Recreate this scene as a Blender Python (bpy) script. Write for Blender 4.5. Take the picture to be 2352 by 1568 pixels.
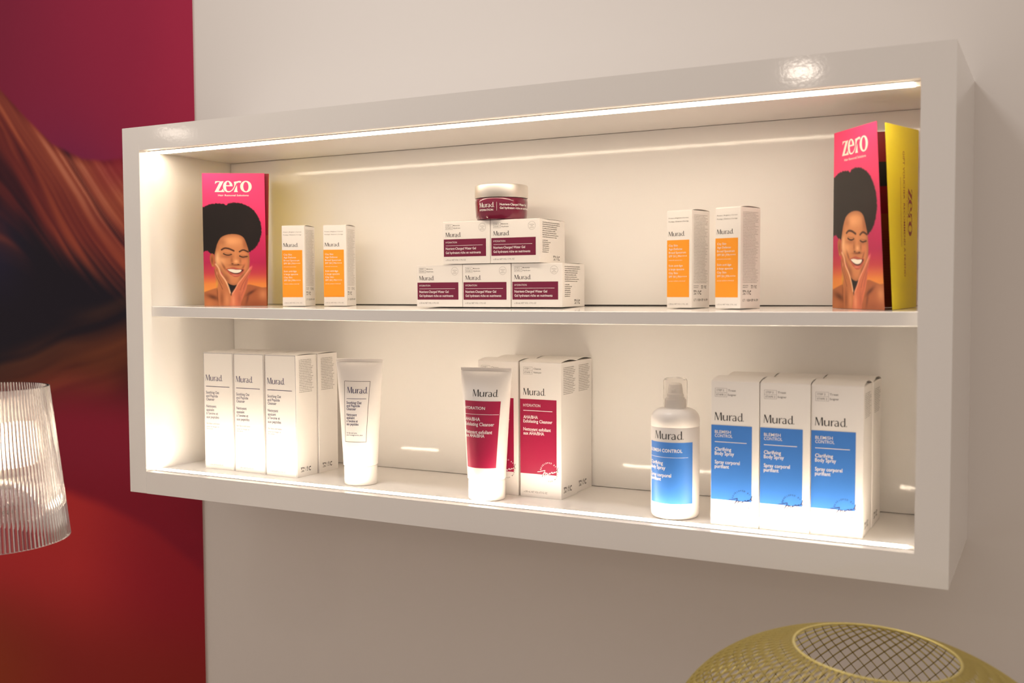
import bpy, math, random
import numpy as np
from mathutils import Matrix, Vector

scene = bpy.context.scene
for o in list(bpy.data.objects):
    bpy.data.objects.remove(o)

# ------------------------------------------------------------------ camera, world, lights, exposure
cam_d = bpy.data.cameras.new('camera')
cam = bpy.data.objects.new('camera', cam_d)
scene.collection.objects.link(cam)
cam_d.sensor_width = 36.0
cam_d.lens = 2385.33 * 36.0 / 2352.0
fw = Vector((-0.46500437, 0.88389556, -0.04999576))
rt = Vector((0.88510862, 0.46535714, -0.00504578))
up = Vector((-0.01880594, 0.04659799, 0.99873668))
M = Matrix.Identity(4)
for i in range(3):
    M[i][0] = rt[i]; M[i][1] = up[i]; M[i][2] = -fw[i]
M[0][3], M[1][3], M[2][3] = 1.30406, -1.16921, 0.31850
cam.matrix_world = M
cam_d.clip_start = 0.01
cam_d.dof.use_dof = True
cam_d.dof.focus_distance = 1.48
cam_d.dof.aperture_fstop = 5.0
scene.camera = cam

world = bpy.data.worlds.new('world'); scene.world = world
world.use_nodes = True
bg = world.node_tree.nodes['Background']
bg.inputs['Color'].default_value = (1.0, 0.84, 0.72, 1)
bg.inputs['Strength'].default_value = 0.56

def disc_light(name, loc, power, radius, color=(1, 0.86, 0.72), aim=(0, 0, -1), spread=180):
    d = bpy.data.lights.new(name, 'AREA'); d.shape = 'DISK'; d.size = 2 * radius
    d.energy = power; d.color = color; d.spread = math.radians(spread)
    o = bpy.data.objects.new(name, d); scene.collection.objects.link(o)
    o.location = loc
    o.rotation_euler = Vector(aim).to_track_quat('-Z', 'Y').to_euler()
    return o
# ceiling downlights of the room
d = bpy.data.lights.new('ceiling_wall_washer', 'AREA'); d.shape = 'RECTANGLE'; d.size = 0.42; d.size_y = 0.16
d.energy = 9.3; d.color = (1, 0.96, 0.92)
o = bpy.data.objects.new('ceiling_wall_washer', d); scene.collection.objects.link(o)
o.location = (0.36, -0.42, 1.64); o.rotation_euler = (math.radians(-14), 0, 0)
disc_light('ceiling_downlight_mid', (0.36, -3.18, 1.20), 3.0, 0.062)
disc_light('ceiling_downlight_far', (-2.33, -2.40, 1.05), 1.3, 0.075)

vs = scene.view_settings
vs.view_transform = 'Standard'; vs.look = 'None'; vs.gamma = 1.0; vs.use_curve_mapping = False
vs.exposure = 0.0
scene.cycles.max_bounces = 16; scene.cycles.diffuse_bounces = 9; scene.cycles.glossy_bounces = 6; scene.cycles.transmission_bounces = 14

# ------------------------------------------------------------------ helpers
def lin(r, g=None, b=None):
    if g is None: r, g, b = r
    f = lambda c: (c / 255.0 / 12.92) if c <= 10.31 else ((c / 255.0 + 0.055) / 1.055) ** 2.4
    return (f(r), f(g), f(b), 1.0)

def linA(a):
    a = np.clip(np.asarray(a, float), 0, 255) / 255.0
    return np.where(a <= 0.04045, a / 12.92, ((a + 0.055) / 1.055) ** 2.4)

MATS = {}
def mat(name, color=(0.8, 0.8, 0.8, 1), rough=0.5, metal=0.0, trans=0.0, ior=1.45, emit=None, strength=0.0,
        bump=0.0, bump_scale=60.0, mottle=0.0, coat=0.0, attr=None, spec=0.5):
    if name in MATS: return MATS[name]
    m = bpy.data.materials.new(name); m.use_nodes = True
    nt = m.node_tree; b = nt.nodes['Principled BSDF']
    b.inputs['Base Color'].default_value = color
    b.inputs['Roughness'].default_value = rough
    b.inputs['Metallic'].default_value = metal
    b.inputs['Transmission Weight'].default_value = trans
    b.inputs['IOR'].default_value = ior
    b.inputs['Coat Weight'].default_value = coat
    b.inputs['Specular IOR Level'].default_value = spec
    if emit is not None:
        b.inputs['Emission Color'].default_value = emit
        b.inputs['Emission Strength'].default_value = strength
    if attr:
        a = nt.nodes.new('ShaderNodeAttribute'); a.attribute_name = attr
        nt.links.new(a.outputs['Color'], b.inputs['Base Color'])
    if bump or mottle:
        tc = nt.nodes.new('ShaderNodeTexCoord')
        n = nt.nodes.new('ShaderNodeTexNoise'); n.inputs['Scale'].default_value = bump_scale
        n.inputs['Detail'].default_value = 3.0
        nt.links.new(tc.outputs['Object'], n.inputs['Vector'])
        if bump:
            bp = nt.nodes.new('ShaderNodeBump'); bp.inputs['Strength'].default_value = bump
            bp.inputs['Distance'].default_value = 0.002
            nt.links.new(n.outputs['Fac'], bp.inputs['Height'])
            nt.links.new(bp.outputs['Normal'], b.inputs['Normal'])
        if mottle and not attr:
            r = nt.nodes.new('ShaderNodeMapRange')
            r.inputs['To Min'].default_value = 1 - mottle; r.inputs['To Max'].default_value = 1 + mottle
            nt.links.new(n.outputs['Fac'], r.inputs['Value'])
            mx = nt.nodes.new('ShaderNodeVectorMath'); mx.operation = 'SCALE'
            mx.inputs[0].default_value = color[:3]
            nt.links.new(r.outputs['Result'], mx.inputs['Scale'])
            nt.links.new(mx.outputs['Vector'], b.inputs['Base Color'])
    MATS[name] = m
    return m

def mesh(name, V, F, smooth=False):
    me = bpy.data.meshes.new(name)
    me.from_pydata([tuple(v) for v in V], [], [tuple(f) for f in F])
    me.update()
    if smooth:
        me.polygons.foreach_set('use_smooth', [True] * len(me.polygons))
    return me

def obj(name, me, m, parent=None, loc=None):
    o = bpy.data.objects.new(name, me)
    scene.collection.objects.link(o)
    if m is not None and len(me.materials) == 0: me.materials.append(m)
    if parent is not None: o.parent = parent
    if loc is not None: o.location = loc
    return o

def tag(o, label=None, cat=None, group=None, kind=None):
    if label: o['label'] = label
    if cat: o['category'] = cat
    if group: o['group'] = group
    if kind: o['kind'] = kind
    return o

def empty(name, loc=(0, 0, 0), rz=0.0):
    o = bpy.data.objects.new(name, None); o.empty_display_size = 0.02
    scene.collection.objects.link(o)
    o.location = loc; o.rotation_euler = (0, 0, rz)
    return o

def copy_tree(o, parent=None):
    c = o.copy(); scene.collection.objects.link(c); c.parent = parent
    for ch in list(o.children): copy_tree(ch, c)
    return c

class Geo:
    """collects geometry that ends up as one mesh object"""
    def __init__(s): s.V = []; s.F = []
    def add(s, V, F):
        n = len(s.V); s.V += [tuple(v) for v in V]; s.F += [tuple(i + n for i in f) for f in F]; return s
    def box(s, x0, x1, y0, y1, z0, z1, b=0.0):
        if b <= 0:
            V = [(x, y, z) for z in (z0, z1) for y in (y0, y1) for x in (x0, x1)]
            return s.add(V, [(0, 2, 3, 1), (4, 5, 7, 6), (0, 1, 5, 4), (2, 6, 7, 3), (0, 4, 6, 2), (1, 3, 7, 5)])
        # chamfered box: 24 vertices
        X = (x0, x1); Y = (y0, y1); Z = (z0, z1)
        V = []; idx = {}
        for i in (0, 1):
            for j in (0, 1):
                for k in (0, 1):
                    sx, sy, sz = (1 - 2 * i) * b, (1 - 2 * j) * b, (1 - 2 * k) * b
                    idx[(i, j, k, 'x')] = len(V); V.append((X[i], Y[j] + sy, Z[k] + sz))
                    idx[(i, j, k, 'y')] = len(V); V.append((X[i] + sx, Y[j], Z[k] + sz))
                    idx[(i, j, k, 'z')] = len(V); V.append((X[i] + sx, Y[j] + sy, Z[k]))
        F = []
        def q(*a): F.append(tuple(idx[t] for t in a))
        for i in (0, 1): q((i, 0, 0, 'x'), (i, 1, 0, 'x'), (i, 1, 1, 'x'), (i, 0, 1, 'x'))
        for j in (0, 1): q((0, j, 0, 'y'), (1, j, 0, 'y'), (1, j, 1, 'y'), (0, j, 1, 'y'))
        for k in (0, 1): q((0, 0, k, 'z'), (1, 0, k, 'z'), (1, 1, k, 'z'), (0, 1, k, 'z'))
        for i in (0, 1):
            for j in (0, 1):
                q((i, j, 0, 'x'), (i, j, 1, 'x'), (i, j, 1, 'y'), (i, j, 0, 'y'))
        for i in (0, 1):
            for k in (0, 1):
                q((i, 0, k, 'x'), (i, 1, k, 'x'), (i, 1, k, 'z'), (i, 0, k, 'z'))
        for j in (0, 1):
            for k in (0, 1):
                q((0, j, k, 'y'), (1, j, k, 'y'), (1, j, k, 'z'), (0, j, k, 'z'))
        for i in (0, 1):
            for j in (0, 1):
                for k in (0, 1): q((i, j, k, 'x'), (i, j, k, 'y'), (i, j, k, 'z'))
        return s.add(V, F)
    def lathe(s, prof, n=64, cx=0, cy=0, close=False):
        V = []
        for r, z in prof:
            for i in range(n):
                a = 2 * math.pi * i / n; V.append((cx + r * math.cos(a), cy + r * math.sin(a), z))
        F = []; m = len(prof)
        for k in range(m if close else m - 1):
            k2 = (k + 1) % m
            for i in range(n):
                j = (i + 1) % n
                F.append((k * n + i, k * n + j, k2 * n + j, k2 * n + i))
        return s.add(V, F)
    def tube(s, pts, r, n=8):
        pts = [Vector(p) for p in pts]; V = []; F = []
        for k, p in enumerate(pts):
            t = (pts[min(k + 1, len(pts) - 1)] - pts[max(k - 1, 0)]).normalized()
            a = t.cross(Vector((0, 0, 1)))
            if a.length < 1e-3: a = t.cross(Vector((1, 0, 0)))
            a.normalize(); b = t.cross(a)
            for i in range(n):
                w = 2 * math.pi * i / n; V.append(p + a * (r * math.cos(w)) + b * (r * math.sin(w)))
        for k in range(len(pts) - 1):
            for i in range(n):
                j = (i + 1) % n; F.append((k * n + i, k * n + j, (k + 1) * n + j, (k + 1) * n + i))
        F.append(tuple(range(n))); F.append(tuple(range((len(pts) - 1) * n, len(pts) * n)))
        return s.add(V, F)
    def build(s, name, m, parent=None, smooth=False, loc=None, fix=True):
        me = mesh(name, s.V, s.F, smooth)
        if fix:
            import bmesh
            bm = bmesh.new(); bm.from_mesh(me); bmesh.ops.recalc_face_normals(bm, faces=bm.faces); bm.to_mesh(me); bm.free()
        return obj(name, me, m, parent, loc)

def autosmooth(o, deg=35):
    me = o.data
    me.polygons.foreach_set('use_smooth', [True] * len(me.polygons))
    try: me.set_sharp_from_angle(angle=math.radians(deg))
    except Exception: pass

# ------------------------------------------------------------------ flat print: a 2-D layer mapped onto a surface
_tc = {}
def _raw(s, res=2, bold=0.0):
    k = (s, res, bold)
    if k in _tc: return _tc[k]
    cu = bpy.data.curves.new('t', 'FONT'); cu.body = s; cu.size = 1.0; cu.resolution_u = res; cu.offset = bold
    cu.dimensions = '2D'; cu.fill_mode = 'FRONT'
    o = bpy.data.objects.new('t', cu); scene.collection.objects.link(o)
    dg = bpy.context.evaluated_depsgraph_get()
    me = bpy.data.meshes.new_from_object(o.evaluated_get(dg))
    V = np.array([v.co[:2] for v in me.vertices]) if len(me.vertices) else np.zeros((0, 2))
    F = [tuple(p.vertices) for p in me.polygons]
    bpy.data.meshes.remove(me); bpy.data.objects.remove(o); bpy.data.curves.remove(cu)
    _tc[k] = (V, F); return V, F
CAP = None
class Print:
    def __init__(s): s.V = []; s.F = []
    def add(s, V, F):
        n = len(s.V); s.V += [(float(a), float(b)) for a, b in V]; s.F += [tuple(i + n for i in f) for f in F]
    def rect(s, x0, x1, y0, y1, nx=1, ny=1):
        V = [(x0 + (x1 - x0) * i / nx, y0 + (y1 - y0) * j / ny) for j in range(ny + 1) for i in range(nx + 1)]
        F = [(j * (nx + 1) + i, j * (nx + 1) + i + 1, (j + 1) * (nx + 1) + i + 1, (j + 1) * (nx + 1) + i) for j in range(ny) for i in range(nx)]
        s.add(V, F)
    def frame(s, x0, x1, y0, y1, t, n=1, sides='lrtb'):
        if 'b' in sides: s.rect(x0, x1, y0, y0 + t, n, 1)
        if 't' in sides: s.rect(x0, x1, y1 - t, y1, n, 1)
        if 'l' in sides: s.rect(x0, x0 + t, y0, y1, 1, n)
        if 'r' in sides: s.rect(x1 - t, x1, y0, y1, 1, n)
    def text(s, t, x0, x1, y, cap, bold=0.012, res=2, rot=False):
        """baseline-left (x0,y), stretched to end at x1, capital height cap"""
        global CAP
        if CAP is None: CAP = _raw('H')[0][:, 1].max()
        V, F = _raw(t, res, bold)
        if len(V) == 0: return
        a, b = V[:, 0].min(), V[:, 0].max()
        k = (x1 - x0) / (b - a) if x1 is not None else cap / CAP
        X = x0 + (V[:, 0] - a) * k; Y = y + V[:, 1] * cap / CAP
        if rot: X, Y = Y - y + x0, y - (X - x0)      # reads downwards
        s.add(np.stack([X, Y], 1), F)
    def strokes(s, pts, w):
        """variable-width polyline; w a number or one per point"""
        P = np.array(pts, float); n = len(P)
        W = np.full(n, w, float) if np.isscalar(w) else np.array(w, float)
        T = np.gradient(P, axis=0); T /= np.linalg.norm(T, axis=1)[:, None] + 1e-12
        N = np.stack([-T[:, 1], T[:, 0]], 1)
        A = P + N * W[:, None] / 2; B = P - N * W[:, None] / 2
        s.add(np.concatenate([A, B]), [(i, i + 1, n + i + 1, n + i) for i in range(n - 1)])
    def poly(s, pts):
        s.add(pts, [tuple(range(len(pts)))])
    def ring(s, cx, cy, r, w, n=28, ry=None):
        ry = ry or r
        s.strokes([(cx + r * math.cos(2 * math.pi * i / n), cy + ry * math.sin(2 * math.pi * i / n)) for i in range(n + 1)], w)
    def arc_text(s, t, cx, cy, r, a0, a1, cap, flip=False):
        n = len(t)
        for i, ch in enumerate(t):
            if ch == ' ': continue
            a = a0 + (a1 - a0) * (i + .5) / n
            V, F = _raw(ch, 2, 0.012); k = cap / 0.729
            X = (V[:, 0] - V[:, 0].mean()) * k; Y = (V[:, 1] - (0.729 if flip else 0)) * k
            th = a - math.pi / 2 + (math.pi if flip else 0)
            c, sn = math.cos(th), math.sin(th)
            s.add(np.stack([cx + r * math.cos(a) + X * c - Y * sn, cy + r * math.sin(a) + X * sn + Y * c], 1), F)
    def greek(s, x0, x1, y1, y0, n, seed, fill=0.55, ragged=0.3, slant=0.0):
        """fine print too small to read: rows of tiny strokes"""
        rnd = random.Random(seed); dy = (y1 - y0) / n
        for i in range(n):
            yb = y1 - dy * (i + 1) + dy * 0.25; h = dy * fill * 0.55
            end = x1 - (x1 - x0) * ragged * rnd.random(); x = x0
            while x < end:
                L = rnd.randint(2, 9)
                for k in range(L):
                    wd = h * rnd.uniform(0.25, 0.5); hh = h * rnd.choice((1, 1, 1, 1.5))
                    if x + wd > end: break
                    s.rect(x, x + wd, yb, yb + hh); x += wd + h * 0.22
                x += h * 0.6
    def build(s, name, m, parent, fmap):
        V = [fmap(a, b) for a, b in s.V]
        return obj(name, mesh(name, V, s.F), m, parent)

def curve_pts(P, n=10):
    """Catmull-Rom through points"""
    P = [np.array(p, float) for p in P]; out = []
    for i in range(len(P) - 1):
        p0 = P[max(i - 1, 0)]; p1 = P[i]; p2 = P[i + 1]; p3 = P[min(i + 2, len(P) - 1)]
        for k in range(n):
            t = k / n
            out.append(0.5 * ((2 * p1) + (-p0 + p2) * t + (2 * p0 - 5 * p1 + 4 * p2 - p3) * t * t + (-p0 + 3 * p1 - 3 * p2 + p3) * t ** 3))
    out.append(P[-1]); return out

def flared_wordmark(pr, x0, x1, y, cap):
    """the flared sans word mark: M u r a d ."""
    q = Print(); S = q.strokes
    S([(0.025, 0), (0.075, 1.0)], [0.05, 0.035])
    q.poly([(0.02, 1.0), (0.17, 1.0), (0.45, 0.10), (0.40, 0.0), (0.375, 0.0)])
    S([(0.405, 0.02), (0.68, 1.0)], [0.035, 0.05])
    q.poly([(0.66, 1.0), (0.79, 1.0), (0.835, 0.0), (0.69, 0.0)])
    S(curve_pts([(1.0, 0.67), (1.0, 0.22), (1.07, 0.05), (1.2, 0.03), (1.36, 0.13), (1.44, 0.25)], 6), list(np.interp(np.linspace(0, 1, 31), [0, .3, .5, .7, 1], [.13, .115, .085, .055, .035])))
    q.poly([(1.385, 0.67), (1.51, 0.67), (1.50, 0.0), (1.395, 0.0)])
    q.poly([(1.655, 0.67), (1.765, 0.67), (1.775, 0.0), (1.655, 0.0)])
    S(curve_pts([(1.75, 0.40), (1.82, 0.57), (1.91, 0.645), (2.0, 0.62)], 6), list(np.interp(np.linspace(0, 1, 19), [0, .5, 1], [.03, .05, .10])))
    S(curve_pts([(2.07, 0.56), (2.2, 0.645), (2.34, 0.61), (2.41, 0.46), (2.42, 0.0)], 6), list(np.interp(np.linspace(0, 1, 25), [0, .3, .6, 1], [.045, .05, .10, .125])))
    S(curve_pts([(2.41, 0.38), (2.22, 0.35), (2.08, 0.25), (2.07, 0.12), (2.17, 0.025), (2.3, 0.05), (2.41, 0.15)], 6), list(np.interp(np.linspace(0, 1, 37), [0, .3, .55, .75, 1], [.03, .06, .105, .07, .035])))
    q.poly([(3.02, 1.02), (3.145, 1.02), (3.15, 0.0), (3.04, 0.0)])
    S(curve_pts([(3.06, 0.56), (2.92, 0.645), (2.76, 0.57), (2.68, 0.37), (2.71, 0.15), (2.83, 0.03), (2.95, 0.06), (3.06, 0.17)], 6), list(np.interp(np.linspace(0, 1, 43), [0, .25, .55, .8, 1], [.035, .05, .12, .06, .035])))
    q.ring(3.27, 0.055, 0.028, 0.05, 10)
    V = np.array(q.V); k = (x1 - x0) / 3.33
    pr.add(np.stack([x0 + V[:, 0] * k, y + V[:, 1] * cap], 1), q.F)

def zero_logo(pr, x0, x1, y0, y1, rot=False):
    """high-contrast serif 'zero' with the e tail sweeping through the r (drawn on a 1700 x 540 grid)"""
    q = Print()
    def P(*pts): q.poly([((a - 245) / 1700.0, (870 - b) / 540.0) for a, b in pts])
    def quads(A, B):
        n = len(A); q.add([((a[0] - 245) / 1700.0, (870 - a[1]) / 540.0) for a in list(A) + list(B)],
                          [(i, i + 1, n + i + 1, n + i) for i in range(n - 1)])
    # z
    P((245, 855), (500, 375), (665, 360), (420, 805))
    P((285, 360), (400, 360), (385, 400), (320, 440), (275, 490))
    P((285, 360), (500, 360), (500, 400), (385, 400))
    P((245, 855), (420, 800), (520, 800), (700, 855)); P((520, 800), (575, 775), (612, 705), (700, 855))
    # e
    def el(cx, cy, rx, ry, a0, a1, n=28):
        return [(cx + rx * math.cos(a0 + (a1 - a0) * i / n), cy - ry * math.sin(a0 + (a1 - a0) * i / n)) for i in range(n + 1)]
    pi = math.pi
    quads(el(855, 605, 218, 262, 0.06 * pi, 1.5 * pi), el(858, 600, 88, 215, 0.06 * pi, 1.5 * pi))
    P((770, 545), (1070, 545), (1070, 592), (770, 592))
    quads([(855, 867), (940, 860), (1030, 810), (1100, 740), (1170, 620), (1240, 480), (1285, 400), (1340, 355), (1400, 345), (1475, 365)],
          [(858, 815), (930, 815), (1010, 775), (1070, 715), (1140, 600), (1215, 460), (1268, 375), (1330, 350), (1400, 345), (1475, 365)])
    # r
    P((1120, 390), (1275, 365), (1275, 410), (1165, 600), (1150, 600), (1145, 430))
    P((1270, 540), (1280, 810), (1310, 855), (1125, 855), (1165, 740))
    P((1285, 400), (1340, 355), (1400, 345), (1475, 365), (1425, 450), (1390, 415), (1340, 412), (1280, 460))
    # o
    quads(el(1680, 605, 262, 262, 0, 2 * pi, 48), el(1678, 605, 120, 215, 0, 2 * pi, 48))
    V = np.array(q.V)
    if rot:   # reads downwards: first letter on top, tops of letters to the right
        X = x0 + V[:, 1] * (x1 - x0); Y = y1 - V[:, 0] * (y1 - y0)
    else:
        X = x0 + V[:, 0] * (x1 - x0); Y = y0 + V[:, 1] * (y1 - y0)
    pr.add(np.stack([X, Y], 1), q.F)

SIGN = [curve_pts([(0, .42), (.12, .44), (.24, .50), (.36, .56), (.33, .40), (.26, .15), (.22, -.05)], 4),
        curve_pts([(.24, .05), (.31, .26), (.40, .36), (.39, .22), (.33, .02)], 4),
        curve_pts([(.36, .12), (.44, .30), (.48, .30), (.47, .18), (.53, .20), (.58, .34), (.57, .22), (.62, .26), (.66, .38), (.72, .40), (.70, .30), (.76, .32), (.82, .46), (.78, .36), (.88, .42), (.94, .62), (.98, .86), (.94, .50), (1.0, .46)], 4)]
def stamp(pr, cx, cy, r, keep=None, cap=None):
    """round stamp: curved capitals around a hand-written signature"""
    q = Print()
    q.arc_text('DEVELOPED BY', cx, cy, r * 0.88, math.radians(172), math.radians(35), r * 0.15)
    q.arc_text('FOR MURAD', cx, cy, r * 0.88, math.radians(262), math.radians(368), r * 0.13, flip=True)
    for st in SIGN:
        q.strokes([(cx - 1.30 * r + a * 2.35 * r, cy - 0.50 * r + b * 1.10 * r + a * .12 * r) for a, b in st], r * 0.058)
    if keep is None: pr.add(q.V, q.F); return
    V = np.array(q.V); F = [f for f in q.F if keep(*V[list(f)].mean(0))]
    used = sorted({i for f in F for i in f}); mp = {i: k for k, i in enumerate(used)}
    pr.add(V[used] if used else [], [tuple(mp[i] for i in f) for f in F])

def symbols(pr, x0, y0, h):
    """little packaging marks in a row"""
    pr.poly([(x0, y0 + h), (x0 + .35 * h, y0 + h), (x0 + .25 * h, y0 + .35 * h)])
    pr.poly([(x0 + .42 * h, y0 + h), (x0 + .8 * h, y0 + h), (x0 + .6 * h, y0 + .6 * h)])
    pr.poly([(x0 + .85 * h, y0 + .9 * h), (x0 + 1.1 * h, y0 + h), (x0 + 1.15 * h, y0 + .65 * h), (x0 + .95 * h, y0 + .55 * h)])
    pr.rect(x0, x0 + 1.1 * h, y0 + .05 * h, y0 + .14 * h); pr.rect(x0 + .3 * h, x0 + 1.0 * h, y0 + .25 * h, y0 + .35 * h)
    pr.strokes([(x0 + 1.6 * h, y0 + .9 * h), (x0 + 1.45 * h, y0 + .5 * h), (x0 + 1.55 * h, y0 + .1 * h)], .08 * h)
    pr.frame(x0 + 1.9 * h, x0 + 2.3 * h, y0 + .1 * h, y0 + .8 * h, .07 * h); pr.ring(x0 + 2.1 * h, y0 + .8 * h, .2 * h, .07 * h, 10)
    pr.strokes([(x0 + 2.95 * h + .3 * h * math.cos(a), y0 + .45 * h + .38 * h * math.sin(a)) for a in np.linspace(.9, 5.6, 14)], .17 * h)
    pr.poly([(x0 + 2.95 * h, y0 + .95 * h), (x0 + 3.3 * h, y0 + .85 * h), (x0 + 3.05 * h, y0 + .6 * h)])

# ------------------------------------------------------------------ materials
WALL = mat('wall_paint', (0.80, 0.765, 0.735, 1), 0.6, bump=0.02, bump_scale=240)
FLOOR = mat('floor_finish', (0.32, 0.24, 0.18, 1), 0.5, mottle=0.15, bump_scale=6)
GLOSS = mat('white_lacquer', (0.88, 0.86, 0.835, 1), 0.065, bump=0.014, bump_scale=210, spec=0.5)
GAPSHADE = mat('gap_shade', (0.02, 0.015, 0.012, 1), 0.9, mottle=0.1)
ALU = mat('aluminium_channel', (0.55, 0.50, 0.46, 1), 0.4, metal=0.7, mottle=0.05)
LED = mat('led_diffuser', (0.9, 0.88, 0.85, 1), 0.5, emit=(1.0, 0.835, 0.635, 1), strength=15.5)
PAPER = mat('carton_board', (0.86, 0.83, 0.80, 1), 0.42, bump=0.01, bump_scale=400)
INK = mat('black_ink', (0.014, 0.013, 0.013, 1), 0.5, mottle=0.1)
GREYINK = mat('grey_ink', (0.16, 0.145, 0.14, 1), 0.5, mottle=0.1)
PALEINK = mat('pale_grey_ink', (0.33, 0.30, 0.29, 1), 0.5, mottle=0.1)
NAVYINK = mat('navy_ink', (0.022, 0.024, 0.10, 1), 0.5, mottle=0.1)
VIOLETINK = mat('grey_violet_ink', (0.16, 0.14, 0.22, 1), 0.5, mottle=0.1)
WHITEINK = mat('white_ink', (0.88, 0.84, 0.84, 1), 0.45, mottle=0.03)
PLUM = mat('plum_ink', lin(116, 22, 60), 0.38, mottle=0.03)
CRIMSON = mat('crimson_ink', lin(160, 20, 66), 0.38, mottle=0.03)
ORANGE = mat('orange_ink', lin(248, 160, 38), 0.4, mottle=0.03)
BLUE = mat('blue_ink', lin(62, 124, 206), 0.4, mottle=0.03)
PLASTIC = mat('white_tube_plastic', (0.84, 0.80, 0.77, 1), 0.33, bump=0.006, bump_scale=90)
CAPW = mat('white_cap_plastic', (0.86, 0.83, 0.79, 1), 0.25, mottle=0.02)
LEDLOW = mat('led_diffuser_lower', (0.9, 0.88, 0.85, 1), 0.5, emit=(1.0, 0.835, 0.635, 1), strength=37.0)
FROST = mat('clear_cap_plastic', (0.99, 0.98, 0.97, 1), 0.16, trans=1.0, ior=1.06)
SILVER = mat('brushed_champagne_metal', (0.80, 0.76, 0.71, 1), 0.46, metal=1.0, bump=0.02, bump_scale=40)
JARGLASS = mat('plum_jar_glass', lin(112, 14, 50), 0.12, coat=0.6, mottle=0.04)
WIRESHADE = mat('shaded_gold_wire', (0.055, 0.032, 0.018, 1), 0.5, metal=0.3, mottle=0.1)
GOLD = mat('brushed_gold_wire', (0.62, 0.52, 0.19, 1), 0.45, metal=0.5, mottle=0.08)
ACRYLIC = mat('clear_fluted_acrylic', (0.985, 0.965, 0.965, 1), 0.035, trans=1.0, ior=1.49)
CHROME = mat('satin_chrome', (0.75, 0.72, 0.70, 1), 0.25, metal=1.0, mottle=0.02)
BULB = mat('glowing_bulb', (1, 0.95, 0.9, 1), 0.4, emit=(1.0, 0.80, 0.56, 1), strength=60.0)
PRINTED = mat('printed_paper', rough=0.36, attr='print')
MURAL = mat('printed_wall_film', rough=0.6, attr='print', spec=0.12)
YELLOW = mat('yellow_print', lin(240, 222, 52), 0.38, mottle=0.03)
DEEPRED = mat('deep_red_print', lin(142, 16, 34), 0.4, mottle=0.05)
BROWNP = mat('rust_print', lin(150, 62, 22), 0.4, mottle=0.05)
MAROON = mat('maroon_ink', lin(150, 40, 50), 0.4, mottle=0.05)
CREAM = mat('cream_ink', (0.90, 0.80, 0.70, 1), 0.4, mottle=0.03)
TABLE = mat('table_white', (0.70, 0.66, 0.61, 1), 0.4, mottle=0.03)

# ------------------------------------------------------------------ the setting
WY = 0.2505
wb = Geo().box(-2.2, 3.2, WY, WY + 0.10, -1.2, 1.65).build('wall_back', WALL)
tag(wb, 'warm white painted wall behind the cabinet', kind='structure')
fl = Geo().box(-2.2, 3.2, -4.5, WY, -1.26, -1.2).build('floor', FLOOR)
tag(fl, 'brown floor', kind='structure')

# ------------------------------------------------------------------ mural film on the left of the wall
def vnoise(x, seed=0, n=512):
    """smooth 1-D value noise, vectorised"""
    r = np.random.RandomState(seed).rand(n); i = np.floor(x).astype(int); t = x - i; t = t * t * (3 - 2 * t)
    return r[i % n] * (1 - t) + r[(i + 1) % n] * t
def sm(a, b, x):
    t = np.clip((x - a) / (b - a), 0, 1); return t * t * (3 - 2 * t)
def mixc(A, B, t):
    return A * (1 - t[..., None]) + np.asarray(B, float) * t[..., None]

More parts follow.
